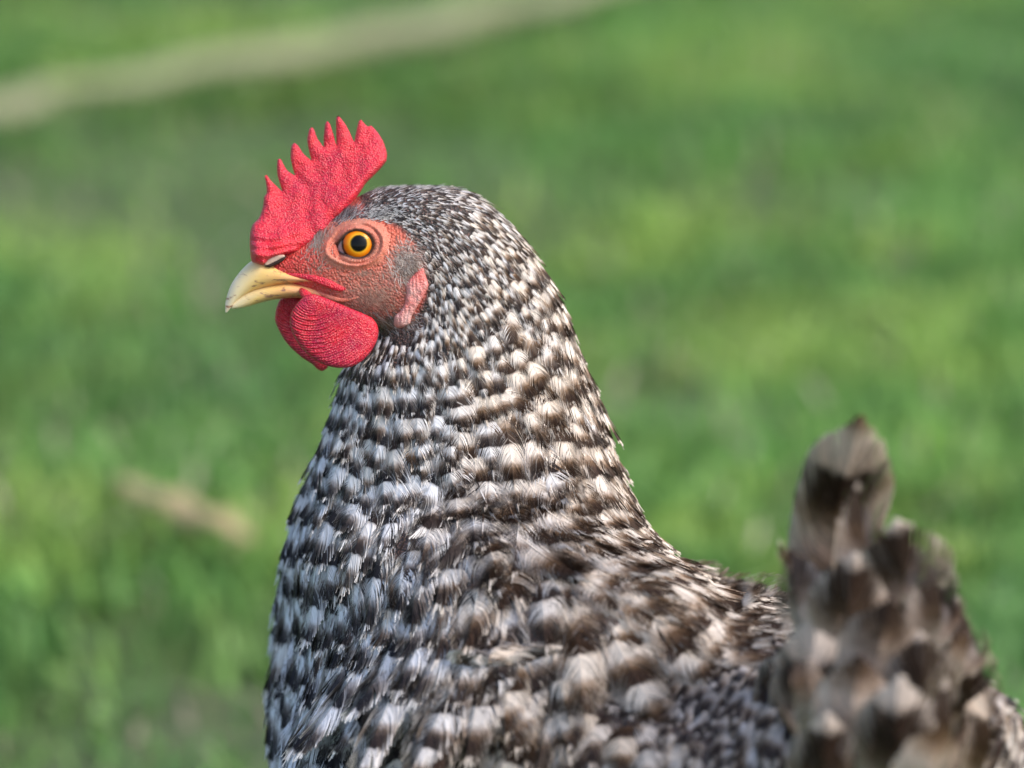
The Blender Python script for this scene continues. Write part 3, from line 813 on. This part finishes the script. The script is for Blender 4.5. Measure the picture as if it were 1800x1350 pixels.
for sg in (1, -1):
    es = surf(632, 429) if sg == 1 else -surf(632, 429)
    rad = .0076; ec = W(632, 429, es + sg*(rad-.0013))
    # eyeball: dome patch + back
    rings = []; er = []
    ax = -FWD*sg
    for a in np.linspace(0, math.pi, 60)[1:-1]:
        rings.append(ec+ax*rad*math.cos(a)*1.0+rad*math.sin(a)*(np.outer(np.cos(TH), RGT)+np.outer(np.sin(TH), UPV)))
        er += [rad*math.sin(a)/(KPX*28.5)*.5 if a < math.pi/2 else .9]*NS
    v, f = loft(rings); er += [0, .9]
    o = mesh_list('eyeball', local(np.array(v)), f, M_EYE, hen)
    o.data.attributes.new('er', 'FLOAT', 'POINT').data.foreach_set('value', np.array(er, np.float32))
    # lids: folds round the opening
    NP = 120; prof = [(-4, .0003), (-1, .0009), (1.5, .0015), (4, .0017), (7, .0014), (8.5, .0009), (10, .0009), (12, .0013), (14.5, .0013), (16.5, .0008), (19, .0004), (23, .0001), (29, -.0007)]
    rings = []
    for j, (dr, h) in enumerate(prof):
        ring = []
        for i in range(NP):
            phi = 2*math.pi*i/NP; r = r_open(phi)+dr*(1+.18*math.sin(phi*2+1))
            wr = 1.6*(.00012*math.sin(phi*58+j*.7+2*math.sin(phi*3)) + .0001*math.sin(phi*37+1.3*j) + .0002*noise.noise(Vector((phi*4, j*.5, 2))))*(1 if j > 1 else 0)
            x, y = 628+r*math.cos(phi), 429-r*math.sin(phi)
            sdd = surf(x, y) if sg == 1 else -surf(x, y)
            # inner edge rests on the eyeball
            q = W(x, y, es)-ec; lat2 = float((q@RGT)**2+(q@UPV)**2)
            ball = float(PX(ec)[2]) - sg*math.sqrt(max(0, rad**2-lat2))
            bl = min(1, max(0, (dr+4)/16)); ref = ball*(1-bl)+sdd*bl; ref = sg*min(sg*ref, sg*ball) if lat2 < (rad*.98)**2 else ref
            ring.append(W(x, y, ref - sg*(h+wr)))
        rings.append(np.array(ring))
    Vv = np.vstack(rings); Ff = []
    for j in range(len(rings)-1):
        for i in range(NP):
            a, b = j*NP+i, j*NP+(i+1) % NP
            Ff.append((a, b, b+NP, a+NP))
    lid = mesh_list('eyelid', local(Vv), Ff, M_LID, hen)
    lid.data.attributes.new('rim', 'FLOAT', 'POINT').data.foreach_set('value', np.repeat([1, 1, .35]+[0]*(len(prof)-3), NP).astype(np.float32))

# ------------------------------------------------------------------ tail and single large feathers, each its own part
def big_feather(path, wd_px, name='tail_feather', facing=None, period=.036, phase=.9, warm=.6, light=.0, n=130, fluff=.22, pointed=0, latbend=.22):
    R = resample(path, 3); C = W(R[:, 0], R[:, 1], R[:, 2]); L = float(np.linalg.norm(np.diff(C, axis=0), axis=1).sum())
    d = np.r_[0, np.cumsum(np.linalg.norm(np.diff(C, axis=0), axis=1))]; u = np.linspace(0, d[-1], 9)
    C = np.stack([np.interp(u, d, C[:, k]) for k in range(3)], 1)
    f = np.array(facing if facing is not None else -FWD, float)
    T = np.gradient(C, axis=0); T /= np.linalg.norm(T, axis=1)[:, None]
    Nn = np.array([f-t*(f@t) for t in T]); Nn /= np.linalg.norm(Nn, axis=1)[:, None]
    pl = Plume(); pl.add(C, Nn, L, wd_px*KPX*.9, template(n, fluff, pointed, int(rng.integers(1e6)), 1 if name == 'tail_feather' else 0), phase, period, .5, warm, light, latbend=latbend)
    return pl.build(name, M_TAIL if name == 'tail_feather' else M_FEATHER)
LF = -FWD*.8-RGT*.6; RF = -FWD*.8+RGT*.6; UF = -FWD*.7+UPV*.6
tails = [
 # path (px, py, depth) from root to tip, half width, facing
 ([(1500, 1290, -.12), (1478, 1130, -.13), (1462, 960, -.15), (1484, 850, -.165), (1506, 762, -.175)], 64, -FWD+RGT*.15, 1.10, .9),
 ([(1470, 1290, -.12), (1440, 1130, -.125), (1420, 960, -.14), (1432, 870, -.15), (1452, 800, -.155)], 40, LF, 1.05, .8),
 ([(1560, 1300, -.13), (1545, 1150, -.15), (1530, 1020, -.17), (1520, 940, -.178), (1512, 880, -.180)], 50, RF, .55, .5),
 ([(1570, 1330, -.13), (1580, 1180, -.16), (1592, 1060, -.18), (1590, 990, -.19), (1580, 945, -.19)], 84, RF*.5-FWD, .62, .35),
 ([(1600, 1330, -.13), (1630, 1200, -.16), (1652, 1120, -.175), (1655, 1060, -.178), (1645, 1020, -.178)], 62, RF, .55, .4),
 ([(1600, 1350, -.12), (1660, 1250, -.15), (1695, 1170, -.165), (1705, 1110, -.165), (1690, 1070, -.16)], 60, RF, .62, .6),
 ([(1610, 1400, -.12), (1680, 1320, -.14), (1715, 1250, -.15), (1722, 1190, -.15), (1712, 1140, -.15)], 56, RF*1.2, .75, .8),
 ([(1640, 1460, -.12), (1700, 1400, -.14), (1735, 1330, -.15), (1740, 1270, -.15), (1722, 1210, -.15)], 40, RF*1.2, .9, .8),
 ([(1480, 1330, -.13), (1450, 1220, -.15), (1420, 1120, -.16), (1400, 1050, -.16), (1392, 990, -.155)], 46, LF, .5, .45),
 ([(1520, 1330, -.14), (1500, 1230, -.17), (1490, 1130, -.185), (1492, 1060, -.19), (1500, 1000, -.19)], 58, -FWD, .65, .45),
 ([(1560, 1360, -.14), (1545, 1270, -.175), (1540, 1190, -.19), (1548, 1130, -.195), (1560, 1080, -.195)], 60, -FWD, .45, .3),
 ([(1480, 1370, -.13), (1450, 1290, -.165), (1435, 1220, -.18), (1430, 1160, -.185), (1432, 1110, -.185)], 56, LF*.5-FWD, .95, .3),
 ([(1600, 1400, -.14), (1610, 1320, -.175), (1620, 1250, -.19), (1625, 1190, -.195), (1620, 1140, -.195)], 60, RF*.5-FWD, .6, .35),
 ([(1530, 1420, -.14), (1510, 1350, -.18), (1500, 1290, -.195), (1500, 1230, -.20), (1508, 1180, -.20)], 58, -FWD, .30, .4),
 ([(1440, 1400, -.13), (1415, 1330, -.165), (1400, 1260, -.18), (1392, 1200, -.185), (1390, 1150, -.18)], 50, LF, .55, .5),
 ([(1600, 1440, -.14), (1585, 1390, -.19), (1575, 1330, -.205), (1575, 1270, -.21), (1580, 1220, -.21)], 60, -FWD, .8, .35),
 ([(1660, 1440, -.14), (1665, 1380, -.18), (1672, 1320, -.195), (1672, 1260, -.20), (1665, 1220, -.20)], 52, RF, .6, .5),
 ([(1640, 1480, -.16), (1630, 1440, -.20), (1630, 1390, -.215), (1638, 1340, -.22), (1648, 1300, -.22)], 56, -FWD+RGT*.3, .25, .95),
 ([(1480, 1470, -.14), (1460, 1420, -.19), (1450, 1370, -.20), (1448, 1320, -.205), (1452, 1280, -.205)], 54, -FWD, .7, .4),
]
for k in (0, 2, 3, 4, 5, 6):      # under feathers that fill the fan behind the front row
    pth, wd_, fc_, ph_, wm_ = tails[k]
    for sx in ((16, -14) if k in (0, 3, 4) else (14,)):
        tails.append(([(x+sx, y+38, d+.007) for x, y, d in pth], wd_*.92, fc_, ph_+.35+.1*(sx > 0), wm_))
for i in range(10):       # coverts that lead from the saddle up into the tail
    x0 = 1392+i*24+rng.normal(0, 14); y0 = 1340+rng.normal(0, 50)+(i % 3)*40; hgt = 170+rng.random()*90+i*5; ln = 10+i*2+rng.normal(0, 12)
    d0 = -.095-.0045*i
    tails.append(([(x0-ln, y0, d0), (x0-ln*.5, y0-hgt*.35, d0-.016), (x0+ln*.2, y0-hgt*.7, d0-.024), (x0+ln, y0-hgt, d0-.026)], 30+i+rng.random()*12, LF*.5-FWD, .6+rng.random()*.5, .5+rng.random()*.4))
for path, wd, fc, ph, wm in tails: big_feather(path, wd*1.15, facing=fc, phase=ph+.3, warm=.45+.55*wm)
QD = surf(1280, 1092)
# the bent quill and the small curled feather that stick out behind the neck
big_feather([(1275, 1090, QD), (1300, 1066, QD-.004), (1322, 1045, QD-.007), (1342, 1018, QD-.008)], 15, 'loose_feather', UF, .010, 1.05, .95, 0, 18, 1.5, .6)
big_feather([(1400, 1010, -.15), (1385, 985, -.152), (1374, 965, -.153), (1370, 950, -.153)], 14, 'loose_feather', UF, .012, 1.05, .95, 0, 18, 1.5, .4)

# ------------------------------------------------------------------ legs and feet
for sg in (1, -1):
    base = BC+SIDE*sg*.040+HH*.004
    def tube(path, rads, seg=12):
        P = np.array(path, float); T = np.gradient(P, axis=0); T /= np.linalg.norm(T, axis=1)[:, None]; rings = []
        th = np.linspace(0, 2*math.pi, seg, endpoint=False)
        for p, t, r in zip(P, T, rads):
            ref = np.array([0, 0, 1.0]) if abs(t[2]) < .8 else HH
            a = np.cross(t, ref); a /= np.linalg.norm(a); b = np.cross(a, t)
            rings.append(p+np.outer(np.cos(th)*r, a)+np.outer(np.sin(th)*r, b))
        return loft(rings)
    Vl, Fl = [], []
    def addt(t):
        global Vl, Fl
        o = len(Vl); Vl = Vl+list(t[0]); Fl = Fl+[tuple(i+o for i in f) for f in t[1]]
    z = np.array([0, 0, 1.0])
    addt(tube([base+z*.105-HH*.004, base+z*.085-HH*.006, base+z*.05, base+z*.015+HH*.004, base+z*.006+HH*.005], [.007, .0075, .0055, .006, .005]))
    for ang, ln in ((0, .055), (.55, .045), (-.55, .045), (math.pi, .022)):
        d = HH*math.cos(ang)+SIDE*math.sin(ang); p0 = base+HH*.004+z*.007
        addt(tube([p0, p0+d*ln*.3+z*.001, p0+d*ln*.65, p0+d*ln*.92-z*.0015, p0+d*ln-z*.002], [.0055, .0045, .0042, .0036, .002]))
    lg = mesh_list('leg', local(np.array(Vl)), Fl, M_LEG, hen)
    for ang, ln in ((0, .055), (.55, .045), (-.55, .045), (math.pi, .022)):
        d = HH*math.cos(ang)+SIDE*math.sin(ang); p0 = base+HH*.004+z*.007+d*ln*.93
        t = tube([p0, p0+d*.005+z*.001, p0+d*.010-z*.001, p0+d*.013-z*.005], [.0026, .0024, .0015, .0003], 8)
        mesh_list('claw', local(np.array(t[0])), t[1], M_CLAW, lg)

# ------------------------------------------------------------------ ground, grass, sticks
def ground_mat():
    m = N('soil_and_turf')
    n1 = m.noise(3.5, 6, .65); n2 = m.noise(26, 5, .6); n3 = m.noise(.6, 3)
    c = m.ramp(n1, [(.30, (.13, .13, .08)), (.45, (.10, .15, .06)), (.60, (.075, .14, .03)), (.8, (.11, .17, .045))])
    c = m.mix(m.math('MULTIPLY', n2, .5), c, (.05, .06, .02)); c = m.mix(m.math('MULTIPLY', n3, .3), c, (.08, .14, .03))
    m.set(Base_Color=c, Roughness=.95, Normal=m.bump(n2, .02))
    return m.m
nx = 60; gx = np.concatenate([[-300, -80, -20], np.linspace(-6, 6, nx), [20, 80, 300]]); gy = np.concatenate([[-300, -60, -15], np.linspace(-5, 12, 80), [20, 60, 140, 400]])
GX, GY = np.meshgrid(gx, gy)
def gz(x, y): return .010*np.sin(x*2.1+1)*np.sin(y*1.7)+.006*np.sin(x*5.3+y*3.1)
near_w = np.clip((7-np.hypot(GX, GY))/3, 0, 1)*np.clip((np.hypot(GX-BC[0], GY-BC[1])-.1)/.5, 0, 1)
GZ = gz(GX, GY)*near_w
Vg = np.c_[GX.ravel(), GY.ravel(), GZ.ravel()]; r, c_ = GX.shape
idx = np.arange(r*c_).reshape(r, c_)
Fg = np.stack([idx[:-1, :-1], idx[:-1, 1:], idx[1:, 1:], idx[1:, :-1]], -1).reshape(-1, 4)
g = mesh_np('ground', Vg, Fg, ground_mat()); g['kind'] = 'structure'

def grass_mat():
    m = N('grass_blade')
    col = m.attr('gc').outputs['Color']
    t = m.n('ShaderNodeBsdfTranslucent'); m.l(col, t.inputs[0])
    m.set(Base_Color=col, Roughness=.5, Specular_IOR_Level=.4)
    mx = m.n('ShaderNodeMixShader'); mx.inputs[0].default_value = .35
    m.l(m.b.outputs[0], mx.inputs[1]); m.l(t.outputs[0], mx.inputs[2])
    m.l(mx.outputs[0], m.t.nodes['Material Output'].inputs[0])
    return m.m
def fbm(x, y, seed, s):
    """cheap vectorised value noise"""
    out = np.zeros_like(x); amp = 1; tot = 0
    for o in range(4):
        r = np.random.default_rng(seed+o); G = r.random((64, 64))
        u, v = x*s*2**o+seed*3.7, y*s*2**o+seed*1.3
        i, j = np.floor(u).astype(int), np.floor(v).astype(int); fu, fv = u-i, v-j; fu = fu*fu*(3-2*fu); fv = fv*fv*(3-2*fv)
        g_ = lambda a, b: G[a % 64, b % 64]
        out += amp*((g_(i, j)*(1-fu)+g_(i+1, j)*fu)*(1-fv)+(g_(i, j+1)*(1-fu)+g_(i+1, j+1)*fu)*fv); tot += amp; amp *= .55
    return out/tot
def blades(n, x, y, hmul=1.0):
    dens = fbm(x, y, 5, 3.0); keep = rng.random(len(x)) < np.clip((dens-.33)*7, .16, 1)
    keep &= np.hypot(x-BC[0], y-BC[1]) > .02
    x, y = x[keep], y[keep]; n = len(x)
    hn = fbm(x, y, 21, 3.2); h = (.010+.030*np.clip((hn-.25)*1.7, 0, 1)+rng.random(n)*.010)*hmul
    yaw = rng.random(n)*2*math.pi; lean = rng.normal(0, .95, n); wd = (.0010+rng.random(n)*.0014)*(1+hn)
    z0 = gz(x, y)*np.clip((7-np.hypot(x, y))/3, 0, 1)*np.clip((np.hypot(x-BC[0], y-BC[1])-.1)/.5, 0, 1)-.002
    bx, by = np.cos(yaw), np.sin(yaw); la = yaw+math.pi/2+rng.normal(0, .5, n); lx, ly = np.cos(la)*lean, np.sin(la)*lean
    rows = []
    for t, ww in ((0, 1), (.45, .95), (.8, .6), (1, .08)):
        cx, cy, cz = x+lx*h*t**1.8, y+ly*h*t**1.8, z0+h*t*(1-.25*t*np.abs(lean))
        for e in (-1, 1): rows.append(np.c_[cx+e*bx*wd*ww, cy+e*by*wd*ww, cz])
    V = np.stack(rows, 1).reshape(-1, 3)
    b = np.arange(n)[:, None]*8
    F = np.concatenate([b+np.array([[0, 1, 3, 2]])+k*2 for k in range(3)], 1).reshape(-1, 4)
    c1 = fbm(x, y, 33, 11.0); c2 = fbm(x, y, 47, 2.8)
    A = np.array([.19, .38, .095]); B = np.array([.34, .51, .12]); Cc = np.array([.12, .29, .09]); S = np.array([.50, .46, .33])
    k1 = np.clip((c1-.46)*7, 0, 1)[:, None]; k2 = np.clip((.5-c2)*6, 0, 1)[:, None]
    col = A*(1-k1)+B*k1; col = col*(1-.6*k2)+Cc*.6*k2
    dry = (rng.random(n) < (.04+.06*np.clip((.42-dens[keep])*6, 0, 1)))[:, None]
    col = np.where(dry, S, col)*(.62+.75*rng.random(n)**1.5)[:, None]*(.75+.55*fbm(x, y, 61, 7.0))[:, None]
    return V, F, np.repeat(col, 8, axis=0)
xs, ys = [], []
n1 = 190000; y = -.6+(rng.random(n1)**.85)*6.0; x = (rng.random(n1)*2-1)*(.35+.22*(y+1.4)); xs.append(x); ys.append(y)
n2 = 130000; y = -2.5+rng.random(n2)*11; x = (rng.random(n2)*2-1)*4.0; xs.append(x); ys.append(y)
x = np.concatenate(xs); y = np.concatenate(ys)
Vb, Fb, Cb = blades(len(x), x, y)
gr = mesh_np('grass', Vb, Fb, grass_mat(), None, {'gc': Cb}); gr['kind'] = 'stuff'; gr['label'] = 'short bright green grass with pale dry blades across the whole background'; gr['category'] = 'grass'

def ground_at(px, py, z=0.0):
    p = W(px, py, 0); d = p-CAM; return CAM+d*((z-CAM[2])/d[2])
def stick(name, pix, rads, zc, mat, label, cat, flat=1.0):
    R = resample([(*ground_at(a, b, zc), r) for (a, b), r in zip(pix, rads)], 5)
    P = R[:, :3]; T = np.gradient(P, axis=0); T /= np.linalg.norm(T, axis=1)[:, None]; rings = []
    th = np.linspace(0, 2*math.pi, 14, endpoint=False)
    c0 = P.mean(0)
    for i, (p, t, r_) in enumerate(zip(P, T, R[:, 3])):
        a = np.cross(t, [0, 0, 1.0]); a /= np.linalg.norm(a); b = np.cross(a, t)
        rr = r_*(1+.10*np.sin(th*3+i*.8)+.08*math.sin(i*1.7))
        p = p+np.array([0, 0, .002*math.sin(i*.9)])
        rings.append(p-c0+np.outer(np.cos(th)*rr, a)+np.outer(np.sin(th)*rr*flat, b))
    v, f = loft(rings); o = mesh_list(name, v, f, mat); o.location = c0
    o['label'] = label; o['category'] = cat; return o
M_WOOD = simple('weathered_wood', (.36, .35, .22), .8, (.18, .20, .11), 18, .003)
M_CHIP = simple('dry_straw_wood', (.50, .40, .22), .7, (.36, .28, .13), 40, .002)
stick('branch', [(-260, 190), (-60, 178), (150, 152), (350, 118), (550, 86), (720, 55), (860, 22), (1020, -15), (1180, -60)],
      [.004, .005, .007, .010, .012, .013, .012, .010, .007], .045, M_WOOD, 'long pale curved branch lying blurred on the grass across the upper left', 'branch')
stick('stick', [(205, 848), (260, 868), (320, 895), (380, 918), (440, 940)], [.003, .008, .010, .009, .003], .05, M_CHIP, 'short tan stick lying in the grass left of the hen', 'stick', .6)
stick('stick', [(-60, 205), (20, 190), (90, 178)], [.006, .009, .006], .05, M_WOOD, 'pale broken stick end beside the branch at the upper left edge', 'stick')
